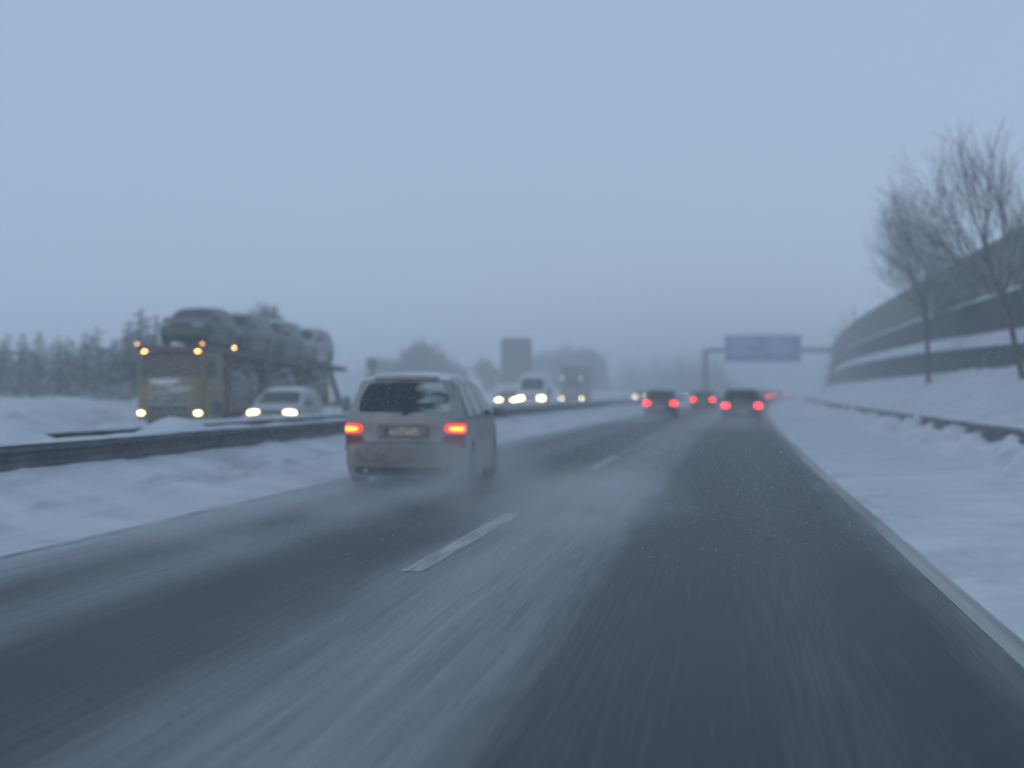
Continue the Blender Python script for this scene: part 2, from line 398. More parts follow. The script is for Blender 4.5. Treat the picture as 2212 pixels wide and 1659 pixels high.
for i in range(len(YS) * 3 - 2):
    Y = 30 + i * 2.0 / 3; c = table(T_W2, Y); h = 0.10 + 0.03 * nz(Y * 1.2, 9.1)
    rows.append([bl(9.0, Y, c - 0.015), bl(9.04, Y, c + h), bl(9.2, Y, c + h * 1.2), bl(9.33, Y, c + h)])
b.grid(rows, flip=True); b.build('snow_cap', M['snow'], nb, smooth=True)
for i in range(48):                                              # fence bays, 6 m each, vertical slats
    y0, y1 = 30 + i * 6.0, 36 + i * 6.0
    b = MB(); n = 24; rows = []
    for k in range(n * 4 + 1):
        Y = lerp(y0 + 0.06, y1 - 0.06, k / (n * 4)); q = k % 4
        dx = 0.0 if q in (0, 1) else 0.05
        rows.append([bl(9.38 + dx, Y, table(T_W2, Y) - 0.1), bl(9.38 + dx, Y, table(T_TOP, Y)), bl(9.46, Y, table(T_TOP, Y)), bl(9.46, Y, table(T_W2, Y) - 0.1)])
    b.grid(rows, flip=True); b.build('fence_panel', M['panel'], nb)
    b = MB(); b.box(bl(9.40, y0, (table(T_W2, y0) + table(T_TOP, y0)) / 2), (0.16, 0.12, table(T_TOP, y0) - table(T_W2, y0) + 0.12), 0.01)
    b.build('fence_post', M['panel_post'], nb)
b = MB(); rows = []
for Y in YS:
    c = table(T_TOP, Y); rows.append([bl(9.36, Y, c + 0.003), bl(9.38, Y, c + 0.05), bl(9.46, Y, c + 0.05), bl(9.48, Y, c + 0.003)])
b.grid(rows, flip=True); b.build('fence_snow', M['snow'], nb, smooth=True)

# ------------------------------------------------------------------ vehicles
class Body:
    """rounded car-like body: a side profile swept across, with tumblehome and plan taper"""
    def __init__(self, ctrl, zb, w, belt, roof, tumble, r=0.10, ft=0.12, rt=0.06, bulge=0.03, endlen=0.75):
        self.c, self.zb, self.w, self.belt, self.roof, self.tum, self.r = ctrl, zb, w, belt, roof, tumble, r
        self.y0, self.y1 = min(p[0] for p in ctrl), max(p[0] for p in ctrl)
        self.ft, self.rt, self.bulge, self.el = ft, rt, bulge, endlen
    def C(self, t):
        c = self.c; i = max(0, min(len(c) - 2, int(t))); u = t - i
        p0, p1, p2, p3 = c[max(0, i - 1)], c[i], c[i + 1], c[min(len(c) - 1, i + 2)]
        def cr(a, b_, d, e):
            k = 0.38
            m1, m2 = k * (d - a), k * (e - b_)
            return (2 * u**3 - 3 * u**2 + 1) * b_ + (u**3 - 2 * u**2 + u) * m1 + (-2 * u**3 + 3 * u**2) * d + (u**3 - u**2) * m2
        return Vector((cr(p0[0], p1[0], p2[0], p3[0]), cr(p0[1], p1[1], p2[1], p3[1])))
    def n(self, t):
        e = 0.02; a, b_ = self.C(max(0, t - e)), self.C(min(len(self.c) - 1 - 1e-6, t + e)); d = (b_ - a)
        d = d.normalized() if d.length > 1e-9 else Vector((0, 1))
        return Vector((d.y, -d.x))
    def W(self, y, z):
        w = self.w
        if z < 0.45: w -= 0.10 * ((0.45 - z) / 0.45) ** 2 * w
        if z > self.belt:
            q = (z - self.belt) / (self.roof - self.belt); w -= self.tum * (0.75 * q + 0.25 * q * q)
        else:
            w -= 0.02 * max(0, (self.belt - z) / self.belt - 0.0) * 0 
        t = max(0.0, (y - (self.y1 - self.el)) / self.el); w *= 1 - self.ft * t * t
        t = max(0.0, ((self.y0 + self.el) - y) / self.el); w *= 1 - self.rt * t * t
        return w
    def S(self, t, w, sg=1, off=0.0, deep=0.4):
        """w 0..1 from the middle to the edge, 1..2 round the corner, 2..3 back along the side"""
        c, n, r = self.C(t), self.n(t), self.r
        q = c + n * r; Wx = self.W(q.x, q.y)
        if w <= 1:
            p = c - n * (self.bulge * (1 - w * w) + off); x = w * (Wx - r)
        elif w <= 2:
            a = (w - 1) * math.pi / 2; p = c + n * (r * (1 - math.cos(a)) - off * math.cos(a)); x = Wx - r + (r + off) * math.sin(a)
        else:
            p = c + n * (r + (w - 2) * deep); x = self.W(p.x, p.y) + off
        return Vector((sg * x, p.x, p.y))
    def mesh(self, mb, nt_=5):
        T = [i / nt_ for i in range((len(self.c) - 1) * nt_ + 1)]; T[-1] -= 1e-4
        Wv = [-2, -1.75, -1.5, -1.25, -1, -0.75, -0.5, -0.25, 0, 0.25, 0.5, 0.75, 1, 1.25, 1.5, 1.75, 2]
        mb.grid([[self.S(t, abs(w), -1 if w < 0 else 1) for w in Wv] for t in T])
        ya, yb = self.c[0][0], self.c[-1][0]
        for sg in (-1, 1):
            rows = []
            for i, t in enumerate(T):
                top = self.C(t) + self.n(t) * self.r; lo = Vector((lerp(ya + self.r, yb - self.r, i / (len(T) - 1)), self.zb))
                rows.append([Vector((sg * self.W(p.x, p.y), p.x, p.y)) for p in (lo.lerp(top, k / 10) for k in range(11))])
            mb.grid(rows, flip=(sg < 0))
    def under(self, mb):
        n = 8; ya, yb = self.c[0][0] + self.r, self.c[-1][0] - self.r
        mb.grid([[Vector((self.W(y_, self.zb) * v, y_, self.zb)) for v in (-1, 0, 1)] for y_ in [lerp(ya, yb, k / n) for k in range(n + 1)]])
    def across(self, mb, t0, t1, w0, w1, off=0.008, k=0.35, mi=0, n=10, sides=None):
        """patch on the swept face; signed w; rounded corners by k"""
        rows = []
        for i in range(n + 1):
            row = []
            for j in range(n + 1):
                a, c = i / n * 2 - 1, j / n * 2 - 1
                a2, c2 = a * math.sqrt(1 - k * c * c / 2), c * math.sqrt(1 - k * a * a / 2)
                t = lerp(t0, t1, (a2 + 1) / 2); w = lerp(w0, w1, (c2 + 1) / 2)
                row.append(self.S(t, abs(w), -1 if w < 0 else 1, off))
            rows.append(row)
        mb.grid(rows, mi)
    def side(self, mb, quad, sg, off=0.008, k=0.3, n=8, mi=0):
        rows = []
        for i in range(n + 1):
            row = []
            for j in range(n + 1):
                a, c = i / n * 2 - 1, j / n * 2 - 1
                a2, c2 = (a * math.sqrt(1 - k * c * c / 2) + 1) / 2, (c * math.sqrt(1 - k * a * a / 2) + 1) / 2
                p = Vector(quad[0]).lerp(Vector(quad[1]), a2).lerp(Vector(quad[3]).lerp(Vector(quad[2]), a2), c2)
                row.append(Vector((sg * (self.W(p.x, p.y) + off), p.x, p.y)))
            rows.append(row)
        mb.grid(rows, mi, flip=(sg < 0))

def wheel(parent, x, y_, r, w, rim=True):
    sg = 1 if x > 0 else -1
    b = MB(); b.lathe_x((x, y_, r), [(-w / 2, r * 0.62), (-w / 2, r * 0.93), (-w / 2 + 0.03, r), (w / 2 - 0.03, r), (w / 2, r * 0.93), (w / 2, r * 0.62)])
    t = b.build('wheel', M['rubber'], parent, smooth=True, sharp=40)
    if rim:
        q = MB(); q.lathe_x((x, y_, r), [(sg * w * 0.46, r * 0.64), (sg * w * 0.40, r * 0.56), (sg * w * 0.30, r * 0.5), (sg * w * 0.36, r * 0.2), (sg * w * 0.42, 0.001)])
        for k in range(5):
            a = 2 * math.pi * k / 5
            q.tube((x + sg * w * 0.40, y_ + 0.15 * r * math.cos(a), r + 0.15 * r * math.sin(a)), (x + sg * w * 0.42, y_ + 0.6 * r * math.cos(a), r + 0.6 * r * math.sin(a)), 0.035, 0.03, 6)
        q.build('rim', M['rim'], t, smooth=True, sharp=40)
    return t

def arch(body, mb, y_, r, sg, zc):
    n = 20; pts = []
    for k in range(n + 1):
        a = math.pi * k / n; pts.append((y_ + r * math.cos(a), zc + r * math.sin(a)))
    pts = [(y_ + r, body.zb)] + pts + [(y_ - r, body.zb)]
    mb.add([Vector((sg * (body.W(a, c) + 0.004), a, c)) for a, c in pts], [tuple(range(len(pts))) if sg > 0 else tuple(range(len(pts)))[::-1]])

def beam(parent, loc, energy, tilt=-3.0, rev=False):
    d = bpy.data.lights.new('headlight_beam', 'SPOT'); d.energy = energy; d.color = (1.0, 0.83, 0.52)
    d.spot_size = R(70); d.spot_blend = 1.0; d.shadow_soft_size = 0.06
    o_ = bpy.data.objects.new('headlight_beam', d); COL.objects.link(o_); o_.parent = parent
    o_.location = loc; o_.rotation_euler = (R(90 + tilt), 0, 0)      # local +y is the way the car faces
    return o_

PROFILES = {
 'mpv': dict(ctrl=[(-2.04, .15), (-2.13, .33), (-2.14, .60), (-2.08, .69), (-2.07, 1.00), (-2.03, 1.07), (-1.86, 1.50), (-1.74, 1.585), (-1.0, 1.63), (0, 1.615), (.55, 1.52), (1.35, 1.03), (1.90, .86), (2.09, .66), (2.12, .38), (2.04, .15)],
             zb=.15, w=.905, belt=1.00, roof=1.62, tumble=.26, rear=(5.06, 6.06), wind=(10.1, 10.95), wr=.31, wy=(-1.25, 1.33), rwin=1.0),
 'hatch': dict(ctrl=[(-1.92, .20), (-2.00, .36), (-2.01, .58), (-1.96, .66), (-1.93, .88), (-1.87, .94), (-1.58, 1.36), (-1.40, 1.45), (-.8, 1.49), (-.1, 1.47), (.35, 1.38), (1.12, .96), (1.75, .82), (1.97, .62), (2.0, .36), (1.92, .2)],
             zb=.2, w=.86, belt=.92, roof=1.48, tumble=.20, rear=(5.08, 6.0), wind=(10.1, 10.93), wr=.30, wy=(-1.2, 1.25), rwin=.88),
 'van': dict(ctrl=[(-2.6, .30), (-2.7, .42), (-2.7, .62), (-2.68, .75), (-2.66, 1.25), (-2.65, 1.33), (-2.62, 2.15), (-2.52, 2.38), (-1.0, 2.45), (.75, 2.42), (1.15, 2.26), (1.95, 1.38), (2.5, 1.15), (2.68, .9), (2.72, .5), (2.62, .3)],
             zb=.3, w=.97, belt=1.25, roof=2.43, tumble=.14, rear=(5.1, 5.95), wind=(10.1, 10.93), wr=.34, wy=(-1.6, 1.75), rwin=.85),
}

def paint(name, col, rough=0.35, metal=0.0, var=0.10, alt=None):
    return mat(name, col, rough, metal, var=var, scale=3.0, coat=0.25, alt=alt)

def make_car(name, kind, label, loc, rz, pm, lights=None, snow=0.0, group=None, cat='car', wheels=True, detail=True, lamp_sz=1.0, grille=True):
    P = PROFILES[kind]
    t = thing(name, loc, label, cat, rz, group)
    B = Body(P['ctrl'], P['zb'], P['w'], P['belt'], P['roof'], P['tumble'], r=.15 if kind == 'mpv' else .10)
    b = MB(); B.mesh(b); b.build('body', pm, t, smooth=True, sharp=50)
    b = MB(); B.under(b); b.build('underbody', M['under'], t)
    # glass
    b = MB(); B.across(b, P['rear'][0], P['rear'][1], -P['rwin'], P['rwin'], 0.008, 0.30); b.build('rear_window', M['glass_smear_glare'] if name == 'people_carrier' else M['glass'], t, smooth=True)
    b = MB(); B.across(b, P['wind'][0], P['wind'][1], -.93, .93, 0.008, 0.18); b.build('windscreen', M['glass'], t, smooth=True)
    be, ro = P['belt'], P['roof']
    r0 = B.C(P['rear'][0] + .15).x + 0.18; r1 = B.C(P['rear'][1]).x + 0.22
    f0 = B.C(P['wind'][1]).x - 0.10; f1 = B.C(P['wind'][0]).x - 0.05
    zt = ro - 0.13
    if kind != 'van':
        cuts = [0.0, 0.27, 0.62, 1.0]
        for sg in (-1, 1):
            for a, c in zip(cuts, cuts[1:]):
                g0, g1 = a + 0.012, c - 0.012
                b = MB(); B.side(b, ((lerp(r0, f0, g0), be + .03), (lerp(r0, f0, g1), be + .03), (lerp(r1, f1, g1), zt), (lerp(r1, f1, g0), zt)), sg)
                b.build('side_window', M['glass'], t, smooth=True)
    else:
        for sg in (-1, 1):
            b = MB(); B.side(b, ((.75, be + .1), (1.75, be + .1), (1.2, 2.1), (.75, 2.1)), sg); b.build('side_window', M['glass'], t, smooth=True)
    for sg in (-1, 1):                                              # door mirrors
        b = MB(); b.box((sg * (P['w'] + 0.11), f0 - 0.18, be + 0.08), (0.20, 0.11, 0.15 if kind != 'van' else 0.34), 0.035)
        b.build('door_mirror', M['black'] if name != 'people_carrier' else pm, t, smooth=True)
    if wheels:
        for yy in P['wy']:
            for sg in (-1, 1):
                b = MB(); arch(B, b, yy, P['wr'] * 1.16, sg, P['wr']); b.build('wheel_arch', M['under'], t)
                wheel(t, sg * (P['w'] - 0.095), yy, P['wr'], 0.21)
    n = len(P['ctrl']) - 1
    # bumpers trim and grille
    if grille:
        b = MB(); B.across(b, n - 2.6, n - 2.05, -.5, .5, 0.012, 0.2); b.build('grille', M['black'], t, smooth=True)
        b = MB(); B.across(b, n - 1.2, n - 0.7, -.75, .75, 0.012, 0.25); b.build('air_intake', M['black'], t, smooth=True)
    b = MB(); B.across(b, .25, .85, -1.0, 1.0, 0.012, 0.12); b.build('rear_skirt', M['black'], t, smooth=True)
    # lamps
    hm = M['head_off']; tm = M['tail_dark']
    if lights == 'head': hm = M['head']
    if lights == 'head_far': hm = M['head_far']
    if lights == 'head_dim': hm = M['head_dim']
    if lights == 'tail': tm = M['tail']
    if lights == 'tail_far': tm = M['tail_far']
    for sg in (-1, 1):
        b = MB()
        k = lamp_sz
        if kind == 'van': B.across(b, n - 2.45, n - 1.85, sg * (1.0 - .42 * k), sg * 1.7, 0.012, 0.4)
        else: B.across(b, n - 3.0 + .55 * (1 - .35 * k), n - 2.15, sg * (1.05 - .45 * k), sg * 1.9, 0.012, 0.4)
        b.build('headlight', hm, t, smooth=True)
        if kind == 'mpv':
            lit = MB(); B.across(lit, 3.34, 3.72, sg * .83, sg * 2.15, 0.012, 0.45)
            lo = lit.build('tail_light', tm, t, smooth=True)
            if lights == 'tail':
                core = MB(); B.across(core, 3.42, 3.60, sg * .92, sg * 1.75, 0.020, 0.6); core.build('bulb', M['tail_core'], lo, smooth=True)
            rf = MB(); B.across(rf, 2.62, 3.26, sg * .80, sg * 2.1, 0.016, 0.3); rf.build('reflector', M['tail_dark'], t, smooth=True)
        elif kind == 'van':
            lit = MB(); B.across(lit, 3.1, 3.9, sg * .9, sg * 2.0, 0.012, 0.2); lit.build('tail_light', tm, t, smooth=True)
        else:
            lit = MB(); B.across(lit, 3.1, 3.85, sg * .78, sg * 2.25, 0.012, 0.3); lit.build('tail_light', tm, t, smooth=True)
    # number plate at the back
    b = MB()
    t0, t1 = (3.22, 3.80) if kind == 'mpv' else (2.0, 2.0)
    if kind == 'mpv':
        y_ = B.C(3.5).x - B.bulge - 0.02
        b = MB(); b.box((0, y_ + 0.004, .815), (.74, .02, .20), 0.006); b.build('plate_recess', M['shade_paint'], t)
        b = MB(); b.box((0.02, y_ - 0.010, .81), (.46, .012, .115), 0.003); pl = b.build('number_plate', M['plate'], t)
        b = MB(); b.box((-0.235, y_ - 0.010, .81), (.045, .0125, .115), 0.003); b.build('plate_strip', M['plate_blue'], pl)
    else:
        y_ = B.C(2.0).x - B.bulge - 0.012
        b = MB(); b.box((0, y_, P['ctrl'][2][1] - .06), (.52, .02, .115), 0.003); b.build('number_plate', M['plate'], t)
    if snow:
        s = MB(); i0 = P['rear'][1] + (.75 if kind != 'mpv' else .36); snow += .02 if name == 'people_carrier' else 0; i1 = P['wind'][0] - .25; rows = []
        for i in range(15):
            row = []
            for j in range(13):
                w = (j / 12 * 2 - 1) * 1.25
                e = min(1, i / 2, (14 - i) / 2, j / 2, (12 - j) / 2)
                row.append(B.S(lerp(i0, i1, i / 14), abs(w), -1 if w < 0 else 1, -0.01 + e * (0.012 + snow * (0.75 + 0.5 * nz(i * .5, j * .5, loc[1])))))
            rows.append(row)
        s.grid(rows); s.build('roof_snow', M['snow'], t, smooth=True)
    t['_n'] = 0; del t['_n']
    return t, B

M['head_off'] = mat('headlight_lens_off', (0.35, 0.36, 0.37), 0.15)
M['shade_paint'] = mat('recess_paint', (0.20, 0.21, 0.22), 0.6)
# rear glass: streaky snow smear, with pale greenish window glare painted into its colour
def smear_glare_mat():
    m = bpy.data.materials.new('smear_glare_glass'); m.use_nodes = True
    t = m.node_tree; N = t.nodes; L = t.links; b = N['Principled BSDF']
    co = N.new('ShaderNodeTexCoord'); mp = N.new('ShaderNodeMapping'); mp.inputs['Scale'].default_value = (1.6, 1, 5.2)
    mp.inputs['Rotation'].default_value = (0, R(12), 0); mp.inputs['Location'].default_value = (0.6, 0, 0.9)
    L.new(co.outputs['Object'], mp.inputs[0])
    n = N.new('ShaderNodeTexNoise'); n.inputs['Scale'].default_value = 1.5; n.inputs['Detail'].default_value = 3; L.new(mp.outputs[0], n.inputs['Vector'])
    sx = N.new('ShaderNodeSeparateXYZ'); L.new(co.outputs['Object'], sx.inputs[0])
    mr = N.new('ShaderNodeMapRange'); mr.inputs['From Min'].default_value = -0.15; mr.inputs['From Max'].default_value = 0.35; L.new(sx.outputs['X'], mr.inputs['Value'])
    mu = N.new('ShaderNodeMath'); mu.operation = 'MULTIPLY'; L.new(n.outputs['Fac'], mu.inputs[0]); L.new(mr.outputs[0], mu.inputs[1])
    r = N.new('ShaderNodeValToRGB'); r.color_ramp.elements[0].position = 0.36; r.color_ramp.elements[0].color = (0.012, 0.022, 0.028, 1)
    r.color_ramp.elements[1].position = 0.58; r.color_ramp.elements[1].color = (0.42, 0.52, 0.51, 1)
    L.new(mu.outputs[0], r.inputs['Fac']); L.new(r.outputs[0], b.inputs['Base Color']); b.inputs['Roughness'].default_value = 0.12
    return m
M['glass_smear_glare'] = smear_glare_mat()

# --- the silver people carrier ahead in the fast lane
silver = paint('silver_paint', (0.36, 0.36, 0.345), 0.42, 0.12, alt=(0.26, 0.26, 0.25))
mpv, mB = make_car('people_carrier', 'mpv', 'silver people carrier with lit tail lights and snowy roof, large in the fast lane', rd(-4.70, 25.3 + 2.13), 0, silver, 'tail', 0.022)
b = MB(); y_ = mB.C(5.15).x
b.tube((0.02, y_ - 0.055, 1.085), (0.40, y_ - 0.01, 1.155), 0.011, 0.008, 8); b.box((0.02, y_ - 0.05, 1.075), (0.07, 0.05, 0.05), 0.012)
b.build('rear_wiper', M['black'], mpv)
b = MB(); mB.across(b, 1.15, 1.95, -1.0, 1.0, 0.018, 0.10); b.build('bumper_panel', mat('bumper_paint', (0.29, 0.285, 0.265), 0.5, alt=(0.20, 0.20, 0.19)), mpv, smooth=True)
b = MB(); mB.across(b, 2.05, 2.5, -1.9, 1.9, 0.006, 0.05); b.build('bumper_ledge', M['shade_paint'], mpv, smooth=True)
b = MB(); mB.across(b, 6.35, 7.2, -.86, .86, 0.03, 0.2); b.build('roof_spoiler', silver, mpv, smooth=True)
b = MB(); mB.across(b, 6.12, 6.28, -.22, .22, 0.034, 0.2); b.build('brake_lamp', M['tail_dark'], mpv, smooth=True)
b = MB(); b.tube((-.55, -2.16, .24), (-.55, -1.7, .26), .035, .035, 12); b.build('exhaust_pipe', M['rim'], mpv)

# --- oncoming white car in front of the transporter
white = paint('white_paint', (0.46, 0.47, 0.48), 0.4, alt=(0.32, 0.33, 0.33))
wc, wB = make_car('oncoming_car', 'hatch', 'white car with bright headlights and a snowy roof, oncoming beside the car transporter', rd(-14.95, 56 + 2.0), math.pi, white, 'head', 0.03)
for sg in (-1, 1): beam(wc, (sg * .60, 2.12, .70), 60)

# --- oncoming far vehicles
wv, vB = make_car('delivery_van', 'van', 'white van with snowy roof and dark windscreen, oncoming under the blank road sign', rd(-13.5, 112 + 2.7), math.pi, paint('van_paint', (0.66, 0.67, 0.68), 0.4), 'head_far', 0.14, cat='van')
for sg in (-1, 1): beam(wv, (sg * .7, 2.85, .95), 200)
grey = paint('grey_paint', (0.08, 0.085, 0.09), 0.4)
dark = paint('dark_paint', (0.035, 0.04, 0.05), 0.35)
black = paint('black_paint', (0.02, 0.022, 0.025), 0.4)
ca, _ = make_car('oncoming_car', 'hatch', 'dark car behind dazzling headlights just left of the white van', rd(-18.45, 135 + 2.0), math.pi, dark, 'head_far', 0.03, lamp_sz=1.2)
for sg in (-1, 1): beam(ca, (sg * .62, 2.12, .72), 220)
cb, _ = make_car('oncoming_car', 'hatch', 'far oncoming car with two headlights, left of the dark car with red lights', rd(-14.65, 215 + 2.0), math.pi, grey, 'head_far', 0.0)
for sg in (-1, 1): beam(cb, (sg * .62, 2.12, .72), 200)
cc, _ = make_car('oncoming_car', 'hatch', 'farthest oncoming car, a pale glint right of the first fast-lane red lights', rd(-14.4, 300), math.pi, grey, 'head_dim', 0.0)
# --- same way, ahead
c1, _ = make_car('car_ahead', 'hatch', 'dark car with red tail lights in the fast lane beyond the silver people carrier', rd(-4.15, 93 + 2.0), 0, dark, 'tail_far', 0.02, group='cars ahead with red tail lights')
c2, _ = make_car('car_ahead', 'hatch', 'dark car with red tail lights, nearest ahead in the right lane', rd(0.22, 78 + 2.0), 0, black, 'tail_far', 0.0, group='cars ahead with red tail lights')
far = [(-3.25, 136, 'hazy car in the fast lane between the two nearer dark cars'), (-0.2, 165, 'faint car just beyond the nearest right-lane car, red lights over its roof'),
       (0.3, 208, 'hazy car with small red lights right of the nearest right-lane car'), (-0.2, 265, 'very faint pair of red lights where the right lane starts bending away'),
       (-0.3, 330, 'farthest pair of red lights, at the foot of the noise barrier')]
for xr, Y, lab in far:
    c = copy_tree(c1); c.location = rd(xr, Y); c.rotation_euler = (0, 0, -Y / 5000); c['label'] = lab

# --- car transporter
M['yellow'] = mat('yellow_paint', (0.24, 0.185, 0.02), 0.45, alt=(0.11, 0.09, 0.025), scale=2.0)
M['rust'] = mat('red_brown_steel', (0.13, 0.055, 0.045), 0.6, alt=(0.075, 0.04, 0.038), scale=2.0)
M['grey_steel'] = mat('grey_plastic', (0.09, 0.095, 0.10), 0.6, alt=(0.05, 0.052, 0.056))
def make_cab(t, pm, lights, marker, w=1.24, top=2.98, snow=True):
    ctrl = [(-2.05, .55), (-2.08, .9), (-2.08, 1.5), (-2.08, 2.3), (-2.05, top - .12), (-1.9, top), (-1.0, top + .02), (-.25, top - .02), (-.10, top - .14), (0.02, 1.86), (.10, 1.72), (.13, 1.2), (.14, .70), (.10, .40)]
    B = Body(ctrl, .42, w, 1.8, top, .07, r=.14, ft=.06, rt=0.0, bulge=.05, endlen=.5)
    b = MB(); B.mesh(b); b.build('cab', pm, t, smooth=True, sharp=50)
    n = len(ctrl) - 1
    b = MB(); B.across(b, 8.12, 8.98, -1.15, 1.15, .012, .12); b.build('windscreen', M['glass'], t, smooth=True)
    b = MB(); B.across(b, 10.95, 11.97, -.66, .66, .010, .12); gr = b.build('grille', M['black'], t, smooth=True)
    b = MB()
    for k in range(4):
        z = 1.55 - k * .20; y_ = B.C(11.0 + k * .3).x + B.bulge
        b.box((0, y_ + .03, z), (1.62 - .04 * k, .06, .085), .02)
    b.build('grille_bars', mat('bar_paint', (0.60, 0.61, 0.62), .6, alt=(.22, .22, .22)), gr)
    b = MB(); B.across(b, 12.0, 12.95, -1.85, 1.85, .03, .08); b.build('bumper', M['grey_steel'], t, smooth=True)
    if snow:
        b = MB(); B.across(b, 9.25, 9.75, -.95, .35, .03, 1.0); B.across(b, 9.5, 10.25, -.35, .72, .028, 1.0); B.across(b, 10.3, 10.6, -.8, .1, .03, 1.0); b.build('snow_patch', M['snow'], t, smooth=True)
    for sg in (-1, 1):
        b = MB(); B.side(b, ((-1.35, 1.86), (-.25, 1.86), (-.36, 2.7), (-1.35, 2.7)), sg, .01, .15); b.build('side_window', M['glass'], t, smooth=True)
        b = MB(); b.box((sg * (w + .20), -.05, 2.15), (.22, .10, .62), .04); b.box((sg * (w + .06), -.1, 2.40), (.25, .04, .04), .01); b.build('door_mirror', M['black'], t, smooth=True)
        b = MB(); B.across(b, 12.02, 12.36, sg * .86, sg * 1.35, .045, .7); b.build('headlight', lights, t, smooth=True)
        b = MB(); B.side(b, ((-1.9, .55), (-.75, .55), (-.75, 1.05), (-1.9, 1.05)), sg, .006, .2); b.build('wheel_arch', M['under'], t)
        wheel(t, sg * (w - .16), -1.32, .50, .30)
        b = MB(); b.box((sg * .98, .02, 2.80), (.14, .10, .055), .02); b.build('marker_lamp', marker, t, smooth=True)
    b = MB(); b.box((0, .04, 2.74), (2.15, .16, .05), .015, Euler((R(-18), 0, 0))); b.build('sun_visor', M['black'], t)
    return B

HEAD = math.pi
TY = HEAD - R(2.2)
tr = thing('car_transporter', rd(-19.6, 60), 'yellow car transporter truck with amber marker lamps, oncoming under a load of cars', 'truck', TY)
make_cab(tr, M['yellow'], M['head'], M['amber'])
for sg in (-1, 1): beam(tr, (sg * .96, .35, .85), 55)
U0, U1 = (0.15, 3.02), (-19.4, 2.52)                              # upper deck line (y, z) front to back
def deck_z(y_): return lerp(U0[1], U1[1], (U0[0] - y_) / (U0[0] - U1[0]))
for sg in (-1, 1):
    b = MB(); a, c = Vector((sg * 1.2, U0[0], U0[1] - .09)), Vector((sg * 1.2, U1[0] - .4, U1[1] - .11))
    b.box((a + c) / 2, (.10, (a - c).length, .20), .02, Euler((math.atan2(a.z - c.z, a.y - c.y), 0, 0))); b.build('upper_side_beam', M['rust'], tr)
    b = MB(); b.box((sg * 1.2, -10.9, .82), (.10, 16.4, .22), .02); b.build('lower_side_beam', M['rust'], tr)
    for yy in (-2.75, -7.6, -12.4):
        b = MB(); b.box((sg * 1.2, yy, (.9 + deck_z(yy) - .2) / 2), (.17, .22, deck_z(yy) - 1.1), .02); b.build('deck_post', M['rust'], tr)
    b = MB(); b.tube((sg * 1.2, -17.0, deck_z(-17.0) - .2), (sg * 1.2, -18.9, .75), .11, .13, 10); b.build('rear_strut', M['grey_steel'], tr)
    for yy in (-9.3, -10.6, -14.2): wheel(tr, sg * 1.06, yy, .42, .28)
    b = MB(); b.box((sg * 1.20, .16, 3.06), (.10, .05, .045), .012); b.build('deck_lamp', M['amber_dim'], tr)
b = MB(); b.box((-1.27, -3.2, 3.0), (.05, .14, .07), .015); b.build('deck_lamp', M['amber'], tr)
for k in range(9):
    yy = lerp(0.0, -19.0, k / 8); b = MB(); b.box((0, yy, deck_z(yy) - .12), (2.34, .14, .12), .015); b.build('cross_beam', M['rust'], tr)
for sx in (-.72, .72):
    b = MB(); a, c = Vector((sx, U0[0] - .1, U0[1] - .03)), Vector((sx, U1[0], U1[1] - .03))
    b.box((a + c) / 2, (.46, (a - c).length, .05), .01, Euler((math.atan2(a.z - c.z, a.y - c.y), 0, 0))); b.build('wheel_track', M['grey_steel'], tr)
b = MB(); b.box((0, -10.9, .78), (2.28, 16.3, .08), .01); b.build('lower_deck', M['grey_steel'], tr)
b = MB(); b.box((0, -19.7, 2.40), (2.5, .35, .20), .03); b.build('deck_end_bar', M['grey_steel'], tr)
b = MB(); b.box((0, -5.2, .62), (.9, 6.0, .3), .03); b.box((0, -13.0, .55), (.9, 8.5, .25), .03); b.build('chassis', M['under'], tr)

teal = paint('teal_grey_paint', (0.035, 0.045, 0.05), 0.4, alt=(0.025, 0.03, 0.035))
lgrey = paint('light_grey_paint', (0.34, 0.36, 0.37), 0.35, alt=(0.26, 0.28, 0.29))
def load(kind, y_mid, z, pm, label, snow, pitch=0.0, group='new cars loaded on the transporter'):
    c, _b = make_car('loaded_car', kind, label, rd(-19.6, 60) + Matrix.Rotation(TY, 3, 'Z') @ Vector((0, y_mid, z)), TY, pm, None, snow, group)
    c.rotation_euler = (R(pitch), 0, TY); return c
load('hatch', -2.9, 2.98, teal, 'dark car on the upper deck, tilted above the yellow cab, first of the load', 0.035, 2.5)
load('mpv', -7.5, deck_z(-7.4) - .02, dark, 'dark car on the upper deck right behind the one over the cab', 0.05, 1.5)
load('mpv', -12.0, deck_z(-12.0) - .02, grey, 'grey car second from the rear end of the upper deck', 0.05, 1.5)
load('mpv', -17.0, deck_z(-16.6) - .02, lgrey, 'light grey car at the rear end of the upper deck', 0.05, 1.5)
load('mpv', -5.4, .84, dark, 'dark car on the lower deck just behind the cab', 0.0)
load('mpv', -10.7, .84, dark, 'dark car on the lower deck in the middle, behind the white car', 0.02)
load('mpv', -16.4, .84, dark, 'dark car with a white snowy roof on the lower deck at the rear', 0.07)

# --- far truck
ft = thing('far_truck', rd(-19.2, 185), 'hazy dark truck with two amber roof lamps, oncoming behind the white van', 'truck', HEAD)
make_cab(ft, mat('truck_paint', (.10, .11, .12), .5), M['head_far'], M['amber'], 1.24, 3.0, False)
b = MB(); b.box((0, -7.0, 2.35), (2.5, 9.4, 3.3), .06); b.build('trailer', mat('tarpaulin', (.13, .14, .16), .7), ft)
b = MB(); b.box((0, -6.5, .75), (1.0, 10.5, .3), .03); b.build('chassis', M['under'], ft)
for yy in (-4.0, -9.0, -10.3):
    for sg in (-1, 1): wheel(ft, sg * 1.06, yy, .5, .3, False)
for sg in (-1, 1): beam(ft, (sg * .96, .35, .85), 150)

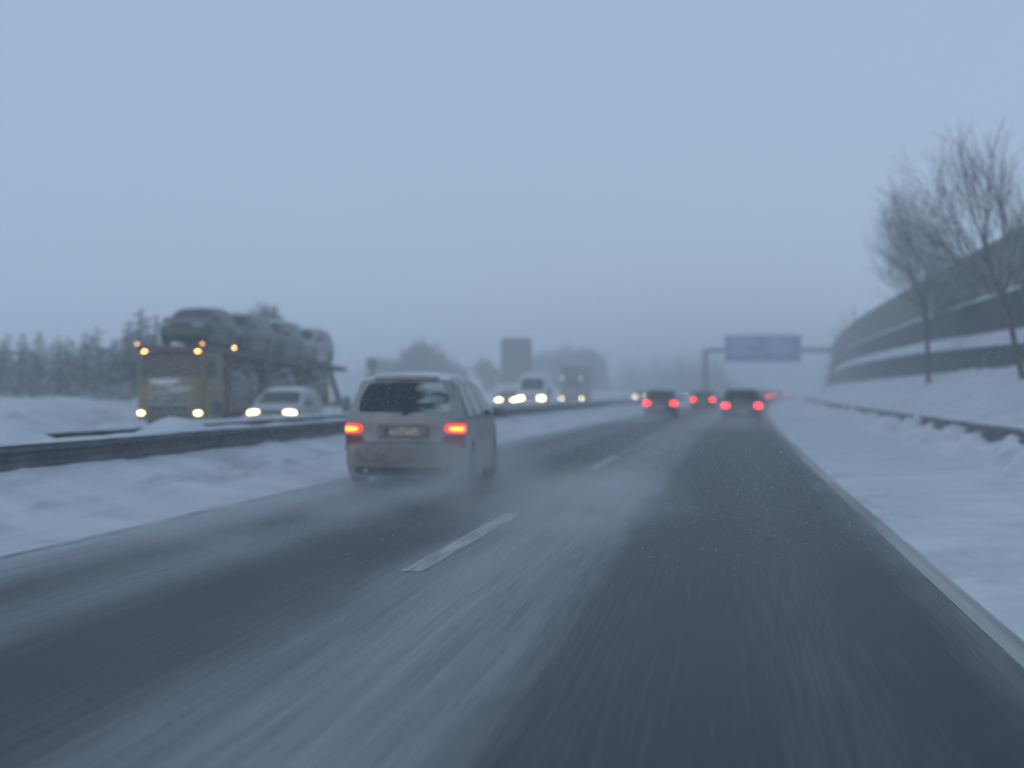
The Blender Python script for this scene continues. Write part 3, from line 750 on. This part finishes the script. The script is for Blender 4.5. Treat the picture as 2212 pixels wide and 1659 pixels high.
# ------------------------------------------------------------------ signs
M['sign_back'] = mat('sign_back', (0.16, 0.17, 0.18), .6, alt=(.13, .14, .15))
p = at(1115, 845, 190)
sg_ = thing('road_sign', (p.x, 190, 1.2), 'tall blank grey back of a large road sign rising above the oncoming lights', 'road sign')
b = MB(); b.box((0, 0, 3.5), (3.35, .10, 4.95), .03); b.build('sign_panel', M['sign_back'], sg_)
for sx in (-1.1, 1.1):
    b = MB(); b.box((sx, -.12, 2.2), (.16, .14, 5.6), .02); b.build('post', M['galv'], sg_)
b = MB()
for z in (1.6, 2.9, 4.2, 5.5): b.box((0, -.085, z), (3.2, .05, .10), .01)
b.build('stiffener', M['galv'], sg_)

p = at(803, 800, 120)
ps = thing('small_sign', (p.x, 120, .8), 'small dark sign board on a stout post right of the transporter', 'road sign')
b = MB(); b.box((0, 0, 2.52), (.74, .22, .76), .03); b.build('sign_panel', M['sign_back'], ps)
b = MB(); b.box((0.03, .05, 1.1), (.34, .18, 2.3), .03); b.build('post', M['sign_back'], ps)

ga = thing('sign_gantry', rd(-6.9, 220), 'grey gantry spanning the road and carrying a big blue direction sign', 'gantry')
b = MB(); b.box((0, 0, 3.2), (.75, .55, 6.8), .05); b.build('pole', M['galv'], ga)
b = MB(); b.box((17.2, 0, 4.0), (.75, .55, 6.2), .05); b.build('pole', M['galv'], ga)
b = MB(); b.box((8.6, 0, 6.45), (17.0, .5, .6), .05); b.build('beam', M['galv'], ga)
b = MB(); b.box((7.05, -.42, 6.68), (9.4, .12, 3.35), .04); sp = b.build('sign_panel', mat('sign_blue', (0.012, 0.155, 0.50), .4, alt=(.01, .13, .43)), ga)
# the lettering is unreadable in the photograph: rows of thin pale strokes and one slanted arrow
M['legend'] = mat('sign_legend', (0.8, 0.82, 0.86), .5)
rl = random.Random(5)
for z, segs in ((7.78, ((-3.9, -1.2), (.6, 3.6))), (7.22, ((-3.9, -.6), (.6, 2.9))), (6.66, ((-3.9, -2.0), (.6, 3.9))), (6.05, ((-3.9, -1.5), (1.0, 3.4)))):
    for a, c in segs:
        x = a; b = MB()
        while x < c:
            w = rl.uniform(.12, .22); b.box((7.05 + x, -.49, z + rl.uniform(-.02, .02)), (w, .02, rl.uniform(.18, .34))); x += w + rl.uniform(.08, .16)
        b.build('text_line', M['legend'], sp)['kind'] = 'stuff'
b = MB(); b.box((6.75, -.49, 6.05), (.9, .02, .13), 0, Euler((0, R(-38), 0))); b.box((7.08, -.49, 6.36), (.40, .02, .11), 0, Euler((0, R(5), 0))); b.box((7.13, -.495, 6.22), (.11, .02, .38), 0, Euler((0, R(5), 0)))
b.build('arrow', M['legend'], sp)
b = MB()
for dx, dz, w, h in ((0, 1.58, 9.2, .05), (0, -1.58, 9.2, .05), (-4.6, 0, .05, 3.2), (4.6, 0, .05, 3.2)): b.box((7.05 + dx, -.485, 6.68 + dz), (w, .02, h))
b.build('border', M['legend'], sp)

p = at(749, 868, 62)
mp_ = thing('marker_post', (p.x, 62, .4), 'short grey rounded post in the median snow right of the transporter', 'post')
b = MB(); b.tube((0, 0, 0), (0, 0, .78), .16, .15, 14); b.lathe_x((0, 0, .70), [(-.02, .15), (.02, .15)]); b.build('post_body', M['sign_back'], mp_, smooth=True, sharp=40)

# ------------------------------------------------------------------ trees
def conifer_mesh(h, seed, spread=0.27, dens=1.0):
    rn = random.Random(seed); tk = MB(); tk.tube((0, 0, 0), (0, 0, h * .97), .018 * h + .02, .012, 7, cap=False)
    cr = MB(); nlev = int(h * 4.2 * dens) + 8
    for i in range(nlev):
        q = i / nlev; z = h * (.05 + .94 * q) ; Lb = h * spread * (1 - q) ** .85 * rn.uniform(.75, 1.2) + .06
        for k in range(max(3, int(7 * (1 - q) + 3))):
            a = rn.uniform(0, 2 * math.pi); Lk = Lb * rn.uniform(.65, 1.15); droop = rn.uniform(.15, .5)
            d = Vector((math.cos(a), math.sin(a), 0)); s_ = Vector((-d.y, d.x, 0))
            st = max(3, int(Lk / .16))
            for j in range(st):
                u = (j + .6) / st; pz = z + Lk * (.12 * u - droop * u * u); p_ = d * (Lk * u) + Vector((0, 0, pz))
                w = (.05 + .20 * Lk * (1 - u * .7)) * rn.uniform(.6, 1.2); l = Lk / st * 1.3
                for sd in (-1, 1):
                    tip = p_ + s_ * sd * w + d * l * rn.uniform(.3, 1.0) + Vector((0, 0, rn.uniform(-.14, .02)))
                    cr.add([p_ - d * l * .5, p_ + d * l * .5, tip], [(0, 1, 2)], 1 if rn.random() < .55 else 0)
                if rn.random() < .5:                                     # hanging sprays
                    cr.add([p_ - s_ * w * .5, p_ + s_ * w * .5, p_ + d * l * .2 + Vector((0, 0, -w * .9))], [(0, 1, 2)], 0)
    return tk, cr

def bare_mesh(h, seed, spread=1.0, maxlev=6, twig=.010, lean=0.0, first=.3, frost=.0, trunk=.30, many=(1, 2, 2)):
    rn = random.Random(seed); tk = MB(); cr = MB()
    def grow(p, d, L, r, lev):
        st = 3 if lev < 3 else 2; q = p.copy(); dd = d.copy()
        for i in range(st):
            dd = (dd + Vector((rn.uniform(-.16, .16), rn.uniform(-.16, .16), rn.uniform(-.02, .14)))).normalized()
            nq = q + dd * (L / st); ra = lerp(r, r * .62, i / st); rb = lerp(r, r * .62, (i + 1) / st)
            (tk if lev < 1 else cr).tube(q, nq, ra, rb, 7 if lev == 0 else 5 if lev < 3 else 3, cap=False, mi=(1 if (lev >= 3 and rn.random() < frost) else 0)); q = nq
            if lev < maxlev and (lev > 0 or (i + 1) / st > first):
                for _k in range(rn.choice(many) if lev > 0 else 2):
                    ax = dd.orthogonal().normalized(); ax.rotate(Matrix.Rotation(rn.uniform(0, 6.28), 3, dd)); nd = (dd * rn.uniform(.55, 1.0) + ax * rn.uniform(.45, .85) * spread).normalized()
                    if lev > 1: nd = (nd + Vector((0, 0, .12))).normalized()
                    grow(q, nd, L * rn.uniform(.58, .80), max(twig, r * rn.uniform(.42, .6)), lev + 1)
        if lev < maxlev: grow(q, (dd + Vector((rn.uniform(-.25, .25), rn.uniform(-.25, .25), .1))).normalized(), L * .74, max(twig, r * .6), lev + 1)
    grow(Vector((0, 0, -.1)), Vector((lean, 0, 1)).normalized(), h * trunk, .012 * h + .025, 0)
    zt = max(v[2] for v in cr.v); k = h / zt
    tk.v = [(v[0] * k, v[1] * k, v[2] * k) for v in tk.v]; cr.v = [(v[0] * k, v[1] * k, v[2] * k) for v in cr.v]
    return tk, cr

def place_tree(name, parts, loc, label, group=None, rz=0.0, cat='tree', crown_m=None):
    t = thing(name, loc, label, cat, rz, group)
    parts[0].build('trunk', M['bark'], t); parts[1].build('crown', crown_m or [M['needle'], M['frost']], t)
    return t
BARE = [M['bark'], M['frost']]
M['twig'] = mat('twigs', (0.23, 0.225, 0.23), 0.9, alt=(0.15, 0.145, 0.15), scale=4)

def gz(p): return ground_z(p.x - bend(p.y), p.y)
# young bare trees on the right bank in front of the noise barrier
for xr, Y, h, seed, lean, label in ((7.5, 70, 8.3, 3, .04, 'bare tree on the snowy bank, the smaller one farther along the noise barrier'),
                                    (7.5, 46.5, 7.0, 8, -.16, 'tall bare tree leaning left over the noise barrier, nearer and higher in the frame'),
                                    (8.3, 39.5, 5.6, 21, .02, 'bare tree cut by the right edge, only its left twigs showing')):
    place_tree('bare_tree', bare_mesh(h, seed, .74, 5, .0048, lean, .55, .5, .36, (1, 2, 2) if Y > 60 else (1, 1, 2)), rd(xr, Y, ground_z(xr, Y)), label, 'bare trees on the right bank', crown_m=[M['twig'], M['frost']])

# spruces on the left, behind the oncoming carriageway
proto = [conifer_mesh(1.0 * hh, 40 + i, sp_, 1.0) for i, (hh, sp_) in enumerate(((4.0, .27), (4.6, .24), (3.6, .32)))]
left = [(5, 735, 78, 'snowy spruce at the left frame edge'), (47, 743, 80, 'slim snowy spruce second from the left frame edge'), (88, 790, 84, 'low bushy spruce in the gap between the slim spruces on the left'),
        (127, 720, 82, 'pointed snowy spruce with thin leader, just right of the low bushy one'), (183, 709, 84, 'tallest pointed spruce of the left stand clear of the truck'),
        (216, 742, 88, 'broad snowy spruce right of the tallest pointed one'), (245, 728, 86, 'dense spruce left of the truck mirror'), (279, 687, 86, 'tall spruce rising just left of the truck cab'),
        (303, 676, 88, 'tall spruce with twin tip behind the left corner of the cab'), (338, 671, 90, 'highest spruce, directly behind the cab roof and first loaded car')]
for i, (px, py, Y, label) in enumerate(left):
    p = at(px, py, Y); zb = ground_z(p.x - bend(Y), Y) - .1
    place_tree('spruce', conifer_mesh(p.z - zb, 60 + i, (.25, .22, .36, .26, .27, .36, .36, .33, .32, .34)[i], 1.0 if i < 5 else 1.5), (p.x, Y, zb), label, 'spruces left of the motorway')
fill = [conifer_mesh(3.3, 91, .36), conifer_mesh(2.7, 92, .42)]
protos = []
rf = random.Random(4)
for i in range(22):
    px = -20 + i * 16.5 + rf.uniform(-6, 6); Y = rf.uniform(88, 104)
    k = i % 2
    p = at(px, 800, Y); zb = ground_z(p.x - bend(Y), Y) - .1
    lab = 'low snowy spruce filling the dark stand behind the front spruces'
    if len(protos) < 2: c = place_tree('spruce', fill[k], (p.x, Y, zb), lab, 'undergrowth spruces of the left stand'); protos.append(c)
    else: c = copy_tree(protos[k]); c.location = (p.x, Y, zb)
    s_ = rf.uniform(.8, 1.25) * (1 + .35 * max(0, px - 150) / 200); c.scale = (s_ * 1.15, s_ * 1.15, s_); c.rotation_euler = (0, 0, rf.uniform(0, 6))

# snow-laden bushes at the foot of the stand and weeds in the median
def bush(label, loc, r, seed, group):
    rn = random.Random(seed); b_ = MB()
    for _k in range(420):
        a, e = rn.uniform(0, 6.28), rn.uniform(0, 1.4); q = r * rn.uniform(.35, 1.05)
        c = Vector((math.cos(a) * math.cos(e) * q * 1.3, math.sin(a) * math.cos(e) * q, math.sin(e) * q * .95)); s_ = rn.uniform(.04, .13) * r * 1.4
        b_.add([c + Vector((rn.uniform(-1, 1), rn.uniform(-1, 1), rn.uniform(-1, 1))) * s_ for _ in range(3)], [(0, 1, 2)], 1 if rn.random() < .55 else 0)
    tg = MB()
    for _k in range(9):
        a = rn.uniform(0, 6.28); tg.tube((0, 0, 0), (math.cos(a) * r * .8, math.sin(a) * r * .6, r * rn.uniform(.6, 1.0)), .012, .006, 4, cap=False)
    t = thing('snowy_bush', loc, label, 'bush', 0, group)
    b_.build('foliage', [M['needle'], M['frost']], t); tg.build('stems', M['bark'], t)
for i, (px, Y, r, lab) in enumerate(((20, 74, .9, 'snowy bush at the foot of the leftmost spruce'), (92, 75, .8, 'snowy bush below the slim spruces on the left'), (160, 76, .6, 'small snowy bush under the tallest left spruce'),
                                     (215, 76, .7, 'snowy bush midway between the tall left spruce and the truck'), (262, 78, .9, 'snowy bush against the left side of the truck'))):
    p = at(px, 860, Y); bush(lab, (p.x, Y, gz(p) - .05), r, 300 + i, 'bushes at the foot of the left stand')
wd = MB(); rw = random.Random(9)
for k in range(150):
    Y = rw.uniform(36, 60); xr = rw.uniform(-9.9, -8.5); z = ground_z(xr, Y); q = rd(xr, Y, z - .05); hh = rw.uniform(.15, .5) if k % 9 else rw.uniform(.5, .9)
    mid = q + Vector((rw.uniform(-.06, .06), rw.uniform(-.06, .06), hh * .6)); tip = mid + Vector((rw.uniform(-.12, .12), rw.uniform(-.1, .1), hh * .4))
    wd.tube(q, mid, .007, .005, 4, cap=False); wd.tube(mid, tip, .005, .003, 4, cap=False)
tag(wd.build('dry_weeds', M['bark']), 'thin dry weeds poking out of the median snow', 'weeds', kind='stuff')

# trees fading into the haze beyond
def far_tree(px, py, Y, label, kind, seed, spread=1.0, name='hazy_tree', group='trees fading in the haze'):
    p = at(px, py, Y); zb = max(.3, ground_z(p.x - bend(Y), Y)) - .2; h = p.z - zb
    if kind == 'c': place_tree('spruce', conifer_mesh(h, seed, spread, .6), (p.x, Y, zb), label, group)
    else: place_tree(name, bare_mesh(h, seed, spread, 5, .035, 0, frost=.62), (p.x, Y, zb), label, group, crown_m=BARE)
far_tree(592, 652, 98, 'thin bare tree whose top twigs stick up behind the second loaded car', 'b', 31, .8)
far_tree(820, 768, 222, 'small hazy tree beside the small dark sign board', 'b', 32, 1.1)
far_tree(866, 758, 202, 'hazy tree on the left shoulder of the big dome-shaped one', 'b', 33, 1.2)
far_tree(908, 722, 202, 'big dome-shaped hazy tree above the silver people carrier', 'b', 34, 1.35)
far_tree(948, 752, 205, 'hazy tree on the right shoulder of the big dome-shaped one', 'b', 35, 1.2)
far_tree(985, 780, 216, 'low hazy tree sloping down right of the dome-shaped tree', 'b', 36, 1.2)
far_tree(1040, 772, 236, 'hazy tree just left of the blank sign back', 'b', 37, 1.1)
far_tree(1175, 750, 290, 'hazy tree touching the right side of the blank sign back', 'b', 38, 1.3)
far_tree(1222, 738, 290, 'hazy tree above the far truck', 'b', 39, 1.4)
far_tree(1268, 744, 297, 'hazy tree right of the far truck', 'b', 41, 1.3)
far_tree(1822, 665, 205, 'dark spruce behind the far end of the noise barrier', 'c', 43, .22)
far_tree(1846, 650, 200, 'tall dark spruce, highest of the group behind the far barrier', 'c', 44, .2)
far_tree(1872, 662, 190, 'spruce closest to the bare trees behind the barrier', 'c', 45, .22)
far_tree(1806, 700, 215, 'lowest spruce of the group behind the far barrier', 'c', 46, .25)
wood = MB(); rq = random.Random(77)
for k in range(90):
    Y = rq.uniform(400, 540); px = rq.uniform(1250, 1560) if k % 3 else rq.uniform(700, 1300)
    p = at(px, rq.uniform(762, 800), Y); h = max(3, p.z)
    tk, cr = conifer_mesh(h, 500 + k % 5, .3, .16)
    for src in (tk, cr):
        top = max(q_[2] for q_ in src.v)
        wood.add([(v[0] * 2.2 + p.x, v[1] * 2.2 + Y, v[2] * h / top) for v in src.v], src.f, 0)
tag(wood.build('far_wood', M['needle']), 'far-off wood, a faint grey band in the haze', 'wood', kind='stuff')

# ------------------------------------------------------------------ air: haze, spray and falling snow
def vol(name, density, col, aniso):
    m = bpy.data.materials.new(name); m.use_nodes = True; t = m.node_tree; t.nodes.clear()
    o_ = t.nodes.new('ShaderNodeOutputMaterial'); v = t.nodes.new('ShaderNodeVolumePrincipled')
    v.inputs['Color'].default_value = (*col, 1); v.inputs['Density'].default_value = density; v.inputs['Anisotropy'].default_value = aniso
    t.links.new(v.outputs[0], o_.inputs['Volume']); return m
hz = MB(); hz.box((0, 345, 4.6), (900, 900, 15.2))
tag(hz.build('haze', vol('haze_air', 0.0043, (0.965, 1.0, 1.0), 0.5)), 'pale blue snow haze filling the air', 'haze', kind='stuff')

def spray_mat(name, density, scale, seed):
    m = bpy.data.materials.new(name); m.use_nodes = True; t = m.node_tree; N = t.nodes; L = t.links; N.clear()
    o_ = N.new('ShaderNodeOutputMaterial'); v = N.new('ShaderNodeVolumePrincipled'); v.inputs['Color'].default_value = (.98, .985, .99, 1); v.inputs['Anisotropy'].default_value = .3
    co = N.new('ShaderNodeTexCoord'); ln = N.new('ShaderNodeVectorMath'); ln.operation = 'LENGTH'; L.new(co.outputs['Object'], ln.inputs[0])
    fa = N.new('ShaderNodeMapRange'); fa.interpolation_type = 'SMOOTHSTEP'; fa.inputs['From Min'].default_value = 1.0; fa.inputs['From Max'].default_value = 0.15; L.new(ln.outputs['Value'], fa.inputs['Value'])
    mp = N.new('ShaderNodeMapping'); mp.inputs['Scale'].default_value = scale; mp.inputs['Location'].default_value = (seed, seed * 2, 0); L.new(co.outputs['Object'], mp.inputs[0])
    n = N.new('ShaderNodeTexNoise'); n.inputs['Scale'].default_value = 1; n.inputs['Detail'].default_value = 4; L.new(mp.outputs[0], n.inputs['Vector'])
    th = N.new('ShaderNodeMapRange'); th.inputs['From Min'].default_value = 0.36; th.inputs['From Max'].default_value = 0.72; L.new(n.outputs['Fac'], th.inputs['Value'])
    mu = N.new('ShaderNodeMath'); mu.operation = 'MULTIPLY'; L.new(fa.outputs[0], mu.inputs[0]); L.new(th.outputs[0], mu.inputs[1])
    m2 = N.new('ShaderNodeMath'); m2.operation = 'MULTIPLY'; L.new(mu.outputs[0], m2.inputs[0]); m2.inputs[1].default_value = density
    L.new(m2.outputs[0], v.inputs['Density']); L.new(v.outputs[0], o_.inputs['Volume']); return m
def spray(label, c, s, density, seed):
    b = MB(); n, m = 28, 8; rows = []
    for i in range(m + 1):
        e = math.pi / 2 * (1 - i / m)
        row = [(math.cos(2 * math.pi * k / n) * math.cos(e), math.sin(2 * math.pi * k / n) * math.cos(e), math.sin(e)) for k in range(n)]
        rows.append(row + [row[0]])
    b.grid(rows); k0 = m * (n + 1); b.f.append(tuple(range(k0, k0 + n))[::-1]); b.m.append(0)
    bm = bmesh.new(); me0 = bpy.data.meshes.new('spray_shape'); me0.from_pydata(b.v, [], b.f); bm.from_mesh(me0); bpy.data.meshes.remove(me0)
    bmesh.ops.remove_doubles(bm, verts=bm.verts, dist=1e-5); bmesh.ops.recalc_face_normals(bm, faces=bm.faces)
    me = bpy.data.meshes.new('spray'); bm.to_mesh(me); bm.free(); me.materials.append(spray_mat('road_spray', density, (1.6, s[1] / s[0] * .8, 1.0), seed))
    o_ = bpy.data.objects.new('spray', me); COL.objects.link(o_); o_.location = c; o_.scale = s; tag(o_, label, 'spray', kind='stuff')
spray('slush spray trailing low behind the silver people carrier', (-4.6, 18.5, .03), (2.2, 9.0, .6), .34, 1)
spray('slush spray thrown up by the right wheels of the silver people carrier', (-3.3, 24.0, .03), (1.1, 5.5, 1.15), .50, 2)
spray('blown snow drifting over the lane line right of the silver people carrier', (-1.7, 20.5, .03), (1.8, 9.0, .55), .36, 3)
spray('spray behind the nearest right-lane car', (0.7, 68, .03), (2.0, 14.0, 1.3), .14, 4)
spray('spray behind the dark fast-lane car', (-4.1, 84, .03), (2.0, 14.0, 1.3), .14, 5)

sf = MB(); rs = random.Random(2)
for k in range(90000):
    Y = rs.uniform(13, 65) ; xw = Y * rs.uniform(-.50, .24); z = rs.uniform(.05, 1.9)
    r = rs.uniform(.0012, .0032); c = Vector((xw, Y, z)); e = Euler((rs.uniform(0, 6), rs.uniform(0, 6), 0)).to_matrix()
    sf.add([c + e @ (Vector(q) * r) for q in ((1, 1, 1), (1, -1, -1), (-1, 1, -1), (-1, -1, 1))], [(0, 1, 2), (0, 2, 3), (0, 3, 1), (1, 3, 2)])
tag(sf.build('falling_snow', M['snow']), 'fine snow flakes driving through the air', 'snow', kind='stuff')
